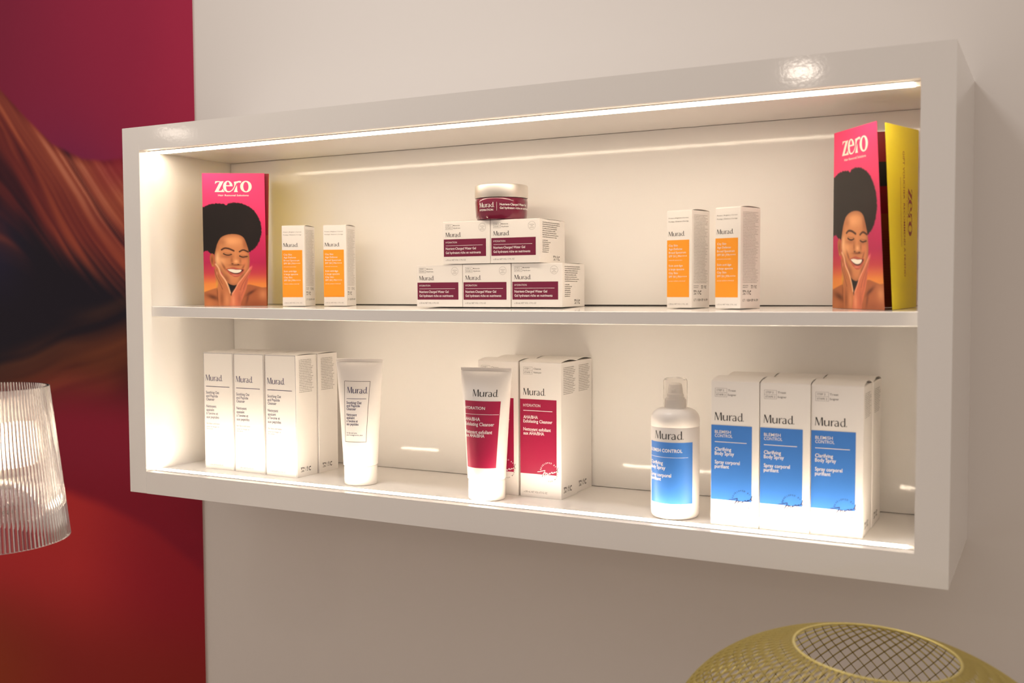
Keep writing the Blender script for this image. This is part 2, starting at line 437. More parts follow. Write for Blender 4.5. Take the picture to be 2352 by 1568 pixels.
def mural_paint(X, Z):
    one = np.ones_like(X)
    col = np.zeros(X.shape + (3,)) + np.array([140, 36, 64.])
    col = mixc(col, (118, 33, 60), sm(-.30, -.75, X) * .9)
    col = mixc(col, (150, 38, 66), sm(-.25, -.08, X) * .8)
    zr = np.interp(X, [-1.6, -.95, -.78, -.622, -.545, -.47, -.384, -.324, -.275, -.2, -.08], [1.25, 1.02, .87, .733, .669, .612, .577, .570, .572, .575, .56])
    col = mixc(col, (112, 36, 72), np.exp(-((X + .40) / .14) ** 2) * np.exp(-np.clip(Z - zr, 0, 9) / .09) * .75)
    # sweeping strands below the ridge
    d = zr - Z
    sl = np.clip(1.16 - 2.0 * np.clip(d - .08, 0, 1), .45, 1.16)
    q = Z + sl * (X + .30)
    along = X - .8 * Z
    n1 = vnoise(q * 24 + vnoise(along * 4, 3) * .9, 11); n2 = vnoise(q * 62 + vnoise(along * 6, 5) * 1.6, 12); n3 = vnoise(q * 170 + vnoise(along * 11, 6) * 2.2, 13)
    st = .5 * n1 + .32 * n2 + .18 * n3
    strand = np.zeros_like(col) + np.array([104, 42, 42.])
    strand = mixc(strand, (150, 72, 52), sm(.45, .85, st))
    strand = mixc(strand, (54, 26, 36), sm(.48, .20, st))
    # lit flank: a band that follows the ridge and fans out to the right
    wid = np.interp(X, [-1.2, -.62, -.45, -.28, -.08], [.05, .05, .09, .17, .24])
    lit = sm(0, .018, d) * sm(wid * 1.25, wid * .45, d)
    strand = mixc(strand, (158, 82, 60), lit * (.35 + .55 * n2))
    strand = mixc(strand, (182, 112, 88), lit * sm(.46, .78, .5 * n2 + .5 * n3) * .9 * np.exp(-((X + .45) / .17) ** 2))
    strand = mixc(strand, (124, 28, 48), sm(-.40, -.26, X) * sm(.085, .0, d) * .8)
    zl = np.interp(X, [-1.6, -.63, -.5, -.378, -.283, -.08], [.52, .425, .385, .36, .325, .22])
    dark = np.zeros_like(col) + np.array([30, 26, 36.])
    dark = mixc(dark, (36, 33, 56), sm(-.5, -.7, X) * sm(.25, .4, Z))
    fade = sm(zl + .085, zl - .035, Z + (st - .5) * .15)
    low = mixc(strand, dark, fade)
    col = col * (1 - sm(-.004, .006, d)[..., None]) + low * sm(-.004, .006, d)[..., None]
    # glowing dunes, then deep red below
    z2 = np.interp(X, [-1.6, -.65, -.447, -.286, -.08], [.12, .165, .225, .262, .30])
    p = Z - .28 * X; m1 = vnoise(p * 26 + vnoise(X * 6, 8), 21); m2 = vnoise(p * 75 + vnoise(X * 9, 9), 22)
    g = .6 * m1 + .4 * m2
    e = z2 - Z
    glow = np.zeros_like(col) + np.array([98, 50, 34.])
    glow = mixc(glow, (138, 78, 44), sm(.45, .9, g)); glow = mixc(glow, (56, 26, 26), sm(.45, .15, g))
    glow = mixc(glow, (84, 34, 30), sm(.06, .17, e)); glow = mixc(glow, (62, 28, 28), sm(-.35, -.26, X) * sm(.05, .12, e) * .7)
    col = mixc(col, (0, 0, 0), 0 * X)
    t = sm(-.05, .07, e + (g - .5) * .05)[..., None]; col = col * (1 - t) + glow * t
    red = np.zeros_like(col) + np.array([128, 28, 48.])
    bl = np.interp(X, [-1.6, -.667, -.35, -.218, -.097], [-.02, -.03, -.085, -.122, -.183])
    red = mixc(red, (122, 22, 40), sm(.02, -.1, Z))
    red = mixc(red, (166, 42, 44), sm(.0, -.03, Z - bl) * sm(-.05, -.45, X))
    red = mixc(red, (140, 28, 40), sm(.0, -.03, Z - bl) * sm(-.45, -.1, X) * .8)
    red = mixc(red, (128, 36, 32), sm(-.22, -.45, Z)); red = mixc(red, (130, 50, 26), sm(-.4, -.75, X) * sm(-.25, -.5, Z))
    t = sm(.06, .20, e + .03 * np.sin(X * 9))[..., None]; col = col * (1 - t) + red * t
    return linA(col)

gx = np.concatenate([np.linspace(-2.19, -.76, 36)[:-1], np.linspace(-.76, -.0885, 280)])
gz = np.concatenate([np.linspace(-1.19, -.56, 16)[:-1], np.linspace(-.56, .95, 430), np.linspace(.95, 1.64, 16)[1:]])
XX, ZZ = np.meshgrid(gx, gz); nx, nz = len(gx), len(gz)
colr = mural_paint(XX, ZZ) * 1.38
mv = [(x, WY - .004, z) for z in gz for x in gx]
mf = [(j * nx + i, j * nx + i + 1, (j + 1) * nx + i + 1, (j + 1) * nx + i) for j in range(nz - 1) for i in range(nx - 1)]
g = Geo(); g.V = mv; g.F = mf
k = len(g.V); x0, x1, z0, z1 = gx[0], gx[-1], gz[0], gz[-1]
g.add([(x0, WY - .004, z0), (x1, WY - .004, z0), (x1, WY - .004, z1), (x0, WY - .004, z1), (x0, WY, z0), (x1, WY, z0), (x1, WY, z1), (x0, WY, z1)],
      [(0, 4, 5, 1), (1, 5, 6, 2), (2, 6, 7, 3), (3, 7, 4, 0)])
mme = mesh('wall_mural', g.V, g.F)
ca = mme.color_attributes.new('print', 'FLOAT_COLOR', 'POINT')
arr = np.ones((len(g.V), 4), np.float32); arr[:k, :3] = np.clip(colr.reshape(-1, 3), 0, 1); arr[k:, :3] = (.62, .55, .52)
ca.data.foreach_set('color', arr.ravel())
tag(obj('wall_mural', mme, MURAL), 'crimson wall mural print with orange dune-like swirls left of the cabinet', 'mural')

# ------------------------------------------------------------------ the cabinet
W, H, DP = 1.2072, 0.573, 0.2505
XL, XR, ZB, ZT, YB = 0.0367, W - 0.0345, 0.0347, H - 0.036, 0.2016
SY = 0.0186
def shelf_z(x, y):
    """top of the shelf: it sags a few millimetres, more along its front edge"""
    u = (x - (XL + XR) / 2) / ((XR - XL) / 2); t = (y - SY) / (YB - SY); k = (x - XL) / (XR - XL)
    return .29597 - (.00281 - .00137 * t) * (1 - u * u) - (.00108 + .00221 * k) * (1 - t)
cab = empty('display_cabinet', (0, 0, 0))
tag(cab, 'wide white lacquered wall cabinet, open-fronted, lit by warm strips', 'cabinet')
EPS = 0.00035
Geo().box(0, XL - EPS, 0, DP, 0, H, .0005).build('side_panel', GLOSS, cab)
Geo().box(XR, W, 0, DP, 0, H).build('side_panel', GLOSS, cab)
Geo().box(XL, XR, 0, DP, ZT, H).build('top_panel', GLOSS, cab)
Geo().box(XL, XR, 0, DP, 0, ZB).build('bottom_panel', GLOSS, cab)
V = []; F = []; NX = 36; TH = .0163
prof = [(SY, -.0008), (SY + .0008, 0), (.08, 0), (.14, 0), (.213, 0), (.213, -TH), (.14, -TH), (.08, -TH), (SY + .0008, -TH), (SY, -TH + .0008)]
for i in range(NX + 1):
    x = XL + .0002 + (XR - XL - .0004) * i / NX
    V += [(x, y, shelf_z(x, y) + dz) for y, dz in prof]
n = len(prof)
for i in range(NX):
    for j in range(n): F.append((i * n + j, i * n + (j + 1) % n, (i + 1) * n + (j + 1) % n, (i + 1) * n + j))
F += [tuple(range(n)), tuple(range(NX * n, NX * n + n))]
autosmooth(Geo().add(V, F).build('shelf', GLOSS, cab), 30)
# back boards: straight, so a dark gap opens over the sagging shelf
V = [(XL + .0009, YB, .29612), (XR - .0004, YB, .29620), (XR - .0004, YB, ZT - .0004), (XL + .0009, YB, ZT - .0006)]
V += [(a, b + .004, c) for a, b, c in V]
Geo().add(V, [(0, 1, 2, 3), (7, 6, 5, 4), (0, 4, 5, 1), (1, 5, 6, 2), (2, 6, 7, 3), (3, 7, 4, 0)]).build('back_board', GLOSS, cab)
Geo().box(XL + .0009, XR - .0004, YB, YB + .004, ZB + .0007, .2775).build('back_board', GLOSS, cab)
Geo().box(XL, XR, .214, .218, ZB, ZT).build('gap_shade_sheet', GAPSHADE, cab)  # near-black sheet that paints the shade of the void behind the boards
def led(z, up, y0, y1):
    s = 1 if up else -1
    za, zb = sorted((z, z + s * .0010))
    c = Geo().box(XL + .002, XR - .002, y0 - .0018, y0 - .0004, za, zb).build('led_channel', ALU, cab)
    Geo().box(XL + .002, XR - .002, y1 + .0004, y1 + .0014, za, zb).build('channel_rail', ALU, c)
    za = z + s * .0002
    Geo().box(XL + .006, XR - .010, y0, y1, min(za, za + s * .0012), max(za, za + s * .0012)).build('led_strip', LEDLOW if up else LED, c)
led(ZT, False, .0165, .0415)
led(ZB, True, .0165, .0295)

# ------------------------------------------------------------------ cartons
def carton(name, w, d, h, bulge=0.0016):
    """folding carton: bevelled sleeve plus a tuck lid that bows up a little between front and back; origin at base centre"""
    root = empty(name)
    g = Geo(); g.box(-w / 2, w / 2, -d / 2, d / 2, 0, h - .0007, .0005)
    g.build('sleeve', PAPER, root)
    V = []; F = []; n = 12; t = .00045
    for i in range(n + 1):
        u = i / n; y = -d / 2 + .0003 + (d - .0006) * u; z = h - .0008 + bulge * math.sin(math.pi * u) ** 0.8
        for x in (-w / 2 + .0003, w / 2 - .0002):
            V += [(x, y, z), (x, y, z + t)]
    for i in range(n):
        a = i * 4; b = a + 4
        F += [(a + 1, a + 3, b + 3, b + 1), (a, b, b + 2, a + 2), (a, a + 1, b + 1, b), (a + 2, b + 2, b + 3, a + 3)]
    F += [(0, 2, 3, 1), (n * 4, n * 4 + 1, n * 4 + 3, n * 4 + 2)]
    o = Geo().add(V, F).build('tuck_lid', PAPER, root); autosmooth(o)
    def front(e): return lambda a, b: (-w / 2 + a, -d / 2 - e, b)
    def side(e): return lambda a, b: (w / 2 + e, -d / 2 + a, b)
    return root, front, side
E1, E2 = .00012, .00024

def step_box(pr, w, h, u0, u1, u2, u3, v0, v1, a, b, c, d_):
    t = .00022
    x0, x1, y1, y0 = u0 * w, u1 * w, h * (1 - v0), h * (1 - v1); ym = (y0 + y1) / 2
    pr.frame(x0, x1, y0, y1, t); pr.rect(x0, x1, ym - t / 2, ym + t / 2)
    cap = (y1 - y0) * .2; k = (x1 - x0)
    pr.text(a, x0 + .12 * k, x1 - .25 * k, ym + (y1 - ym) * .3, cap, .004); pr.text(b, x0 + .12 * k, x1 - .12 * k, y0 + (ym - y0) * .3, cap, .004)
    pr.text(c, u2 * w, u3 * w - .01 * w, ym + (y1 - ym) * .3, cap * 1.1, .008); pr.text(d_, u2 * w, u3 * w, y0 + (ym - y0) * .3, cap * 1.1, .008)

def lines(pr, rows, w, h, bold=.012):
    for t, u0, u1, v, cap in rows: pr.text(t, u0 * w, u1 * w, h * (1 - v), cap * h, bold)

def build_city():
    w, d, h = .0374, .0425, .1246
    r, fr, sd = carton('sunscreen_carton', w, d, h)
    p = Print(); flared_wordmark(p, .07 * w, .72 * w, h * (1 - .264), .047 * h); p.build('logo_lettering', INK, r, fr(E1))
    p = Print(); lines(p, [('Protect | Brighten | Correct', .07, .87, .086, .0115), ('Protège | Éclaircit | Corrige', .07, .87, .121, .0115)], w, h, .004)
    p.build('claim_lettering', GREYINK, r, fr(E1))
    p = Print(); lines(p, [('e 50 mL NET VOL 1.7 FL. OZ.', .08, .87, .967, .012)], w, h, .0); p.build('volume_lettering', GREYINK, r, fr(E1))
    p = Print(); p.rect(.008 * w, .90 * w, h * (1 - .89), h * (1 - .305)); pn = p.build('colour_panel', ORANGE, r, fr(E1))
    p = Print(); lines(p, [('City Skin', .08, .44, .370, .02), ('Age Defense', .08, .62, .406, .02), ('Broad Spectrum', .08, .77, .443, .02), ('SPF 50 | PA++++', .08, .81, .480, .02)], w, h, .006)
    lines(p, [('mineral sunscreen', .08, .62, .516, .011)], w, h, 0); p.build('english_lettering', WHITEINK, pn, fr(E2))
    p = Print(); lines(p, [('Soin anti-âge', .08, .64, .577, .02), ('à large spectre', .08, .70, .614, .02), ('City Skin', .08, .45, .653, .02), ('SPF 50 | PA++++', .08, .81, .690, .02)], w, h, .006)
    lines(p, [('écran solaire minéral', .08, .74, .730, .011)], w, h, 0)
    p.build('french_lettering', WHITEINK, pn, fr(E2))
    p = Print(); p.greek(.11 * d, .92 * d, h * .955, h * .25, 46, 4, .62, .25); p.build('fine_print', PALEINK, r, sd(E1))
    p = Print(); p.greek(.11 * d, .45 * d, h * .235, h * .20, 2, 5); symbols(p, .52 * d, h * .198, .0038); symbols(p, .11 * d, h * .135, .0055)
    p.text('LT 1 02H EP A 09', .12 * d, .88 * d, h * .07, h * .022, .006); p.build('packaging_marks', INK, r, sd(E1))
    return r, w, d
def build_jarbox():
    w, d, h = .0757, .0832, .0601
    r, fr, sd = carton('moisturizer_carton', w, d, h, .0008)
    p = Print(); flared_wordmark(p, .061 * w, .391 * w, h * (1 - .368), .104 * h); p.build('logo_lettering', INK, r, fr(E1))
    p = Print(); step_box(p, w, h, .061, .21, .225, .375, .072, .196, 'STEP 3', 'ETAPE 3', 'Moisturize', 'Hydrate'); p.build('step_mark', GREYINK, r, fr(E1))
    p = Print(); p.ring(.842 * w, h * (1 - .162), .073 * w, .00022, 32)
    for t, a, b, v in (('Oil-Free', .795, .89, .148), ('sans', .82, .865, .178), ('graisse', .80, .885, .212)): p.text(t, a * w, b * w, h * (1 - v), .019 * h, .004)
    p.build('round_seal', GREYINK, r, fr(E1))
    p = Print(); lines(p, [('e 50 mL NET VOL 1.7 FL OZ', .061, .49, .925, .034)], w, h, 0); p.build('volume_lettering', GREYINK, r, fr(E1))
    p = Print(); p.rect(.0015, .919 * w, h * (1 - .829), h * (1 - .422)); pn = p.build('colour_panel', PLUM, r, fr(E1))
    p = Print(); lines(p, [('HYDRATION', .061, .305, .516, .040)], w, h, .0); p.rect(.063 * w, .849 * w, h * (1 - .575), h * (1 - .567)); p.build('range_lettering', WHITEINK, pn, fr(E2))
    p = Print(); lines(p, [('Nutrient-Charged Water Gel', .061, .707, .668, .054), ('Gel hydratant riche en nutriments', .061, .81, .763, .054)], w, h, .014)
    p.build('name_lettering', WHITEINK, pn, fr(E2))
    p = Print(); p.greek(.10 * d, .80 * d, h * .94, h * .56, 8, 14, .7, .3); p.greek(.10 * d, .42 * d, h * .53, h * .22, 7, 15, .7, .35); p.build('fine_print', GREYINK, r, sd(E1))
    p = Print(); symbols(p, .52 * d, h * .06, .0065); p.build('packaging_marks', INK, r, sd(E1))
    return r, w, d
def build_oat():
    w, d, h = .0614, .0482, .1864
    r, fr, sd = carton('cleanser_carton', w, d, h)
    p = Print(); flared_wordmark(p, .077 * w, .64 * w, h * (1 - .243), .052 * h); p.build('logo_lettering', NAVYINK, r, fr(E1))
    p = Print(); p.rect(.08 * w, .87 * w, h * (1 - .294), h * (1 - .2895)); p.build('rule_line', NAVYINK, r, fr(E1))
    p = Print(); p.frame(.014 * w, .986 * w, .008 * h, .994 * h, .00042, 1, 'lrt'); p.build('border_line', VIOLETINK, r, fr(E1))
    p = Print(); lines(p, [('Soothing Oat', .08, .52, .354, .0225), ('and Peptide', .08, .475, .384, .0225), ('Cleanser', .08, .365, .413, .0225),
                           ('Nettoyant', .08, .415, .472, .0225), ('apaisant', .08, .345, .503, .0225), ('à l’avoine et', .08, .47, .533, .0225), ('aux peptides', .08, .505, .565, .0225)], w, h, .006)
    p.build('product_lettering', NAVYINK, r, fr(E1))
    p = Print(); lines(p, [('for face and eyes', .08, .52, .616, .0125), ('pour le visage et', .08, .50, .642, .0125), ('les yeux', .08, .29, .660, .0125)], w, h, 0)
    p.build('use_lettering', VIOLETINK, r, fr(E1))
    p = Print(); lines(p, [('e 200 mL NET VOL 6.75 FL. OZ.', .16, .62, .968, .011)], w, h, 0); p.build('volume_lettering', VIOLETINK, r, fr(E1))
    p = Print(); p.greek(.15 * d, .86 * d, h * .965, h * .69, 20, 24, .62, .22); p.build('fine_print', GREYINK, r, sd(E1))
    p = Print(); symbols(p, .17 * d, h * .040, .0073); p.build('packaging_marks', INK, r, sd(E1))
    return r, w, d
def build_aha():
    w, d, h = .0623, .0530, .1856
    r, fr, sd = carton('exfoliating_carton', w, d, h, .0030)
    bx, b0, b1 = .89 * w, h * (1 - .826), h * (1 - .2755)
    p = Print(); flared_wordmark(p, .085 * w, .62 * w, h * (1 - .246), .051 * h); p.build('logo_lettering', INK, r, fr(E1))
    sc = (.705 * w, h * (1 - .805), .215 * w); inb = lambda a, b: a < bx and b > b0
    p = Print(); step_box(p, w, h, .09, .31, .34, .53, .038, .092, 'STEP 1', 'ETAPE 1', 'Cleanse', 'Nettoyer'); p.build('step_mark', GREYINK, r, fr(E1))
    p = Print(); lines(p, [('e 200 mL NET VOL 6.75 FL OZ', .09, .66, .967, .0135)], w, h, 0); p.build('volume_lettering', GREYINK, r, fr(E1))
    p = Print(); stamp(p, *sc, keep=lambda a, b: not inb(a, b)); p.build('stamp_lettering', GREYINK, r, fr(E1))
    p = Print(); p.rect(.0004, bx, b0, b1); pn = p.build('colour_panel', CRIMSON, r, fr(E1))
    p = Print(); lines(p, [('HYDRATION', .085, .50, .331, .020)], w, h, .004); p.rect(.085 * w, .79 * w, h * (1 - .362), h * (1 - .3575)); p.build('range_lettering', WHITEINK, pn, fr(E2))
    p = Print(); lines(p, [('AHA/BHA', .085, .44, .419, .023), ('Exfoliating Cleanser', .085, .79, .449, .023), ('Nettoyant exfoliant', .085, .75, .508, .023), ('aux AHA/BHA', .085, .59, .538, .023)], w, h, .016)
    p.build('name_lettering', WHITEINK, pn, fr(E2))
    p = Print(); stamp(p, *sc, keep=inb); p.build('stamp_lettering', WHITEINK, pn, fr(E2))
    p = Print(); p.greek(.14 * d, .88 * d, h * .965, h * .76, 16, 34, .62, .22); p.build('fine_print', GREYINK, r, sd(E1))
    p = Print(); symbols(p, .14 * d, h * .040, .0080); p.build('packaging_marks', INK, r, sd(E1))
    return r, w, d
def build_blem():
    w, d, h = .0580, .0620, .1734
    r, fr, sd = carton('body_spray_carton', w, d, h, .0046)
    p = Print(); flared_wordmark(p, .08 * w, .69 * w, h * (1 - .272), .056 * h); p.build('logo_lettering', INK, r, fr(E1))
    p = Print(); step_box(p, w, h, .085, .335, .355, .53, .048, .108, 'STEP 2', 'ETAPE 2', 'Treat', 'Soigner')
    p.build('step_mark', GREYINK, r, fr(E1))
    p = Print(); p.rect(.0004, .857 * w, h * (1 - .822), h * (1 - .304)); pn = p.build('colour_panel', BLUE, r, fr(E1))
    p = Print(); lines(p, [('BLEMISH', .085, .42, .361, .021), ('CONTROL', .085, .455, .388, .021)], w, h, .004); p.rect(.085 * w, .75 * w, h * (1 - .4225), h * (1 - .418)); p.build('range_lettering', WHITEINK, pn, fr(E2))
    p = Print(); lines(p, [('Clarifying', .085, .43, .482, .024), ('Body Spray', .085, .49, .512, .024), ('Spray corporel', .085, .61, .572, .024), ('purifiant', .085, .385, .602, .024)], w, h, .014)
    p.build('name_lettering', WHITEINK, pn, fr(E2))
    p = Print(); stamp(p, .66 * w, h * (1 - .815), .21 * w); p.build('stamp_lettering', NAVYINK, r, fr(E2 + .0001))
    p = Print(); p.greek(.14 * d, .86 * d, h * .95, h * .78, 14, 44, .62, .25); p.build('fine_print', GREYINK, r, sd(E1))
    p = Print(); symbols(p, .2 * d, h * .045, .0080); p.build('packaging_marks', INK, r, sd(E1))
    return r, w, d

def place(proto, w, d, spots, z, group, cat):
    for i, (x, y, t, zz, label) in enumerate(spots):
        o = proto if i == 0 else copy_tree(proto)
        c, s = math.cos(t), math.sin(t)
        cx, cy = x + c * w / 2 - s * d / 2, y + s * w / 2 + c * d / 2
        o.location = (cx, cy, (max(shelf_z(cx + c * a * w / 2 - s * b * d / 2, cy + s * a * w / 2 + c * b * d / 2) for a in (-1, 0, 1) for b in (-1, 0, 1)) + .0001 if z is None else z + .00002) + zz); o.rotation_euler = (0, 0, t)
        tag(o, label, cat, group)

r, w, d = build_city()
place(r, w, d, [
    (.2339, .0979, .2929, 0, 'slim white and orange carton standing just right of the left brochure'),
    (.2961, .1211, .2872, 0, 'slim white and orange carton, second to the right of the left brochure'),
    (.8559, .1131, -.2529, 0, 'slim white and orange carton, left one of the pair near the right brochure'),
    (.9252, .0949, -.3344, 0, 'slim white and orange carton standing nearest the right brochure')],
    None, 'orange sunscreen cartons on the upper shelf', 'carton')
r, w, d = build_jarbox()
place(r, w, d, [
    (.4840, .0950, .0082, 0, 'white and plum cube carton, bottom left of the pyramid'),
    (.5605, .0956, .0131, 0, 'white and plum cube carton, bottom middle of the pyramid'),
    (.6372, .0975, .0480, 0, 'white and plum cube carton, bottom right of the pyramid'),
    (.5295, .0941, .0115, .0607, 'white and plum cube carton, left one of the pyramid’s second tier'),
    (.6059, .0953, .0149, .0607, 'white and plum cube carton, right one of the pyramid’s second tier')],
    None, 'plum cartons stacked in a pyramid', 'carton')
r, w, d = build_oat()
place(r, w, d, [
    (.0961, .0666, .017, 0, 'tall white carton with navy lettering, left end of the front row'),
    (.1612, .0648, -.0084, 0, 'tall white carton with navy lettering, middle of the front row'),
    (.2270, .0617, -.0139, 0, 'tall white carton with navy lettering, right end of the front row beside the second row'),
    (.0975, .1172, .010, 0, 'tall white carton of the second row, behind the left navy-lettered carton'),
    (.1620, .1156, 0, 0, 'tall white carton of the second row, behind the middle navy-lettered carton'),
    (.2291, .1112, 0, 0, 'tall white carton of the second row, its right side next to the navy-framed tube')],
    ZB, 'white navy-lettered cartons in two rows', 'carton')
r, w, d = build_aha()
place(r, w, d, [
    (.6535, .0898, .0005, 0, 'tall white and crimson carton in front, right of the crimson-labelled tube'),
    (.5877, .0893, .0312, 0, 'tall white and crimson carton partly hidden behind the crimson-labelled tube'),
    (.6510, .1455, 0, 0, 'tall white carton at the back right of the crimson group'),
    (.5860, .1475, 0, 0, 'tall white carton at the back left of the crimson group, only its top showing')],
    ZB, 'crimson cartons in a block of four', 'carton')
r, w, d = build_blem()
place(r, w, d, [
    (.9374, .0400, -.0037, 0, 'tall white and blue carton beside the spray bottle, front row left'),
    (.9963, .0403, -.0033, 0, 'tall white and blue carton in the middle of the front row'),
    (1.0549, .0420, .0040, 0, 'tall white and blue carton at the right end of the front row'),
    (.9378, .1040, 0, 0, 'white carton top showing behind the leftmost blue carton'),
    (.9968, .1040, 0, 0, 'white carton top showing behind the middle blue carton'),
    (1.0556, .1052, 0, 0, 'white carton behind the rightmost blue carton, right side showing')],
    ZB, 'blue cartons in two rows', 'carton')

# ------------------------------------------------------------------ squeeze tubes
def tube_thing(name, x, y, th, r, wtop, zcap, zcrimp, ztop, label):
    root = empty(name, (x, y, ZB + .00002), th)
    zc, zk, zt = zcap - ZB, zcrimp - ZB, ztop - ZB
    rc = r * .965
    def ab(z):
        t = min(max((z - zc - .004) / (zk - zc - .004), 0), 1)
        b = r * (1 - t) ** 0.62 if t < 1 else 0
        b = r * math.sqrt(max(0, 1 - t ** 1.35)); a = r + (wtop / 2 - r) * t ** 1.1
        return a, max(b, .0011)
    n = 72; V = []; F = []; zs = [zc, zc + .0012] + [zc + .004 + (zk - zc - .004) * i / 40 for i in range(41)]
    for k_, z in enumerate(zs):
        a, b = ab(z)
        if k_ == 0: a, b = a * .95, b * .95
        for i in range(n):
            f = 2 * math.pi * i / n; V.append((a * math.sin(f), -b * math.cos(f), z))
    for k_ in range(len(zs) - 1):
        for i in range(n):
            j = (i + 1) % n; F.append((k_ * n + i, k_ * n + j, (k_ + 1) * n + j, (k_ + 1) * n + i))
    F.append(tuple(range(n))); F.append(tuple(range((len(zs) - 1) * n, len(zs) * n)))
    o = Geo().add(V, F).build('tube_body', PLASTIC, root, smooth=True); autosmooth(o, 50)
    g = Geo(); a, b = ab(zk)
    g.box(-a, a, -.0012, .0012, zk, zt, .0004)
    for i in range(4):
        zz = zk + (zt - zk) * (i + .5) / 4.4; g.box(-a + .0004, a - .0004, -.0015, .0015, zz - .0002, zz + .0002)
    g.build('crimp_seal', PLASTIC, root)
    o = Geo().lathe([(0, 0), (rc - .0022, 0), (rc - .0006, .0006), (rc, .002), (rc, zc - .0028), (rc - .0006, zc - .0004), (rc - .003, zc), (0, zc)], 72).build('screw_cap', CAPW, root); autosmooth(o, 40)
    def mp(e):
        def f(phi, z):
            z = z - ZB; a, b = ab(z)
            # outward offset along the section normal
            nx_, ny_ = math.sin(phi) / max(a, 1e-6), -math.cos(phi) / max(b, 1e-6); L = math.hypot(nx_, ny_)
            return (a * math.sin(phi) + e * nx_ / L, -b * math.cos(phi) + e * ny_ / L, z)
        return f
    tag(root, label, 'tube')
    return root, mp

root, mp = tube_thing('cleanser_tube', .6190, .0575, .15, .0262, .0740, .0622, .2085, .2131, 'white squeeze tube with crimson label standing in front of the crimson cartons')
p = Print(); p.rect(-.93, .82, .0797, .1688, 30, 14); pn = p.build('colour_panel', CRIMSON, root, mp(.0002))
p = Print(); flared_wordmark(p, -.44, .66, .1748, .0093); p.build('logo_lettering', INK, root, mp(.0002))
p = Print()
for t, a, b, z, c in (('HYDRATION', -.91, .13, .1575, .0038), ('AHA/BHA', -.91, -.06, .1424, .0045), ('Exfoliating Cleanser', -.91, .58, .1358, .0045), ('Nettoyant exfoliant', -.91, .51, .1255, .0045), ('aux AHA/BHA', -.91, .17, .1205, .0045)):
    p.text(t, a, b, z, c, .010)
p.rect(-.91, .77, .1508, .1513, 24, 1); p.build('panel_lettering', WHITEINK, pn, mp(.0004))

root, mp = tube_thing('peptide_tube', .3990, .0710, .25, .0252, .0730, .0625, .2137, .2187, 'white squeeze tube with navy-framed label, right of the navy-lettered cartons')
p = Print(); flared_wordmark(p, -.44, .54, .1690, .0090); p.rect(-.47, .50, .1608, .1614, 14, 1); p.build('logo_lettering', NAVYINK, root, mp(.0002))
p = Print(); p.frame(-.62, .64, .0985, .1865, .00055, 20); V = p.V
# upright frame sides need the same width as the horizontal ones
p = Print(); t = .0006 / .0252; p.rect(-.62, .64, .0985, .0991, 20, 1); p.rect(-.62, .64, .1859, .1865, 20, 1); p.rect(-.62, -.62 + t, .0985, .1865, 1, 16); p.rect(.64 - t, .64, .0985, .1865, 1, 16)
p.build('label_frame', GREYINK, root, mp(.0002))
p = Print()
for t, b, z in (('Soothing Oat', .29, .1536), ('and Peptide', .22, .1491), ('Cleanser', .045, .1446), ('Nettoyant', .09, .1362), ('apaisant', -.02, .1319), ('à l’avoine et', .15, .1272), ('aux peptides', .19, .1227)):
    p.text(t, -.48, b, z, .0036, .012)
p.text('for face and eyes', -.48, .12, .1108, .0021, 0); p.text('pour le visage et les yeux', -.48, .43, .1078, .0021, 0)
p.build('product_lettering', NAVYINK, root, mp(.0002))

# ------------------------------------------------------------------ spray bottle
root = empty('spray_bottle', (.8840, .0655, ZB + .00002), .05)
tag(root, 'round white pump spray bottle with blue label left of the blue cartons', 'bottle')
R = .0300
pf = [(0, 0), (R - .006, 0), (R - .002, .0012), (R - .0004, .004), (R, .007), (R, .1130), (R - .0003, .1134), (R - .0003, .1139), (R, .1143), (R, .1215)]
for i in range(1, 13):
    a = i / 12 * math.pi / 2
    pf.append((.0150 + (R - .0150) * math.cos(a) ** .9, .1215 + .0143 * math.sin(a)))
pf += [(.0138, .1362), (0, .1362)]
o = Geo().lathe(pf, 80).build('bottle_body', PLASTIC, root); autosmooth(o, 40)
pf = [(0, .1362), (.0132, .1362), (.0134, .1368), (.0134, .1462), (.0128, .1468), (.0115, .1470), (.0115, .1495), (.0, .1495)]
pm = Geo().lathe(pf, 48).build('pump_collar', CAPW, root); autosmooth(pm, 35)
g = Geo().lathe([(0, .1495), (.0105, .1495), (.0105, .1530), (.0092, .1545), (.0088, .1600), (.0080, .1650), (.0060, .1668), (0, .1670)], 40)
g.box(-.0022, .0022, -.0108, -.004, .1560, .1600, .0006)
o = g.build('spray_nozzle', CAPW, root); autosmooth(o, 35)
co, ci = .0150, .0141
pf = [(co, .1372), (co, .1690), (co - .001, .1718), (co - .004, .1732), (0, .1735), (0, .1726), (ci - .004, .1723), (ci - .001, .1709), (ci, .1690), (ci, .1372)]
o = Geo().lathe(pf, 56, close=False).build('clear_overcap', FROST, root); autosmooth(o, 35)
def mpb(e): return lambda f, z: ((R + e) * math.sin(f), -(R + e) * math.cos(f), z - ZB)
p = Print(); p.rect(-1.04, 1.05, .0550, .1308, 40, 1); pn = p.build('colour_panel', BLUE, root, mpb(.0001))
p = Print(); flared_wordmark(p, -.65, .62, .1345, .0100); p.build('logo_lettering', INK, root, mpb(.0001))
p = Print()
for t, b, z, c in (('BLEMISH CONTROL', .567, .1185, .0040), ('Clarifying', -.24, .1030, .0042), ('Body Spray', -.126, .0972, .0042), ('Spray corporel', .115, .0880, .0042), ('purifiant', -.33, .0830, .0042)):
    p.text(t, -.99, b, z, c, .014)
p.rect(-.99, .83, .1120, .1124, 30, 1); p.build('panel_lettering', WHITEINK, pn, mpb(.0002))

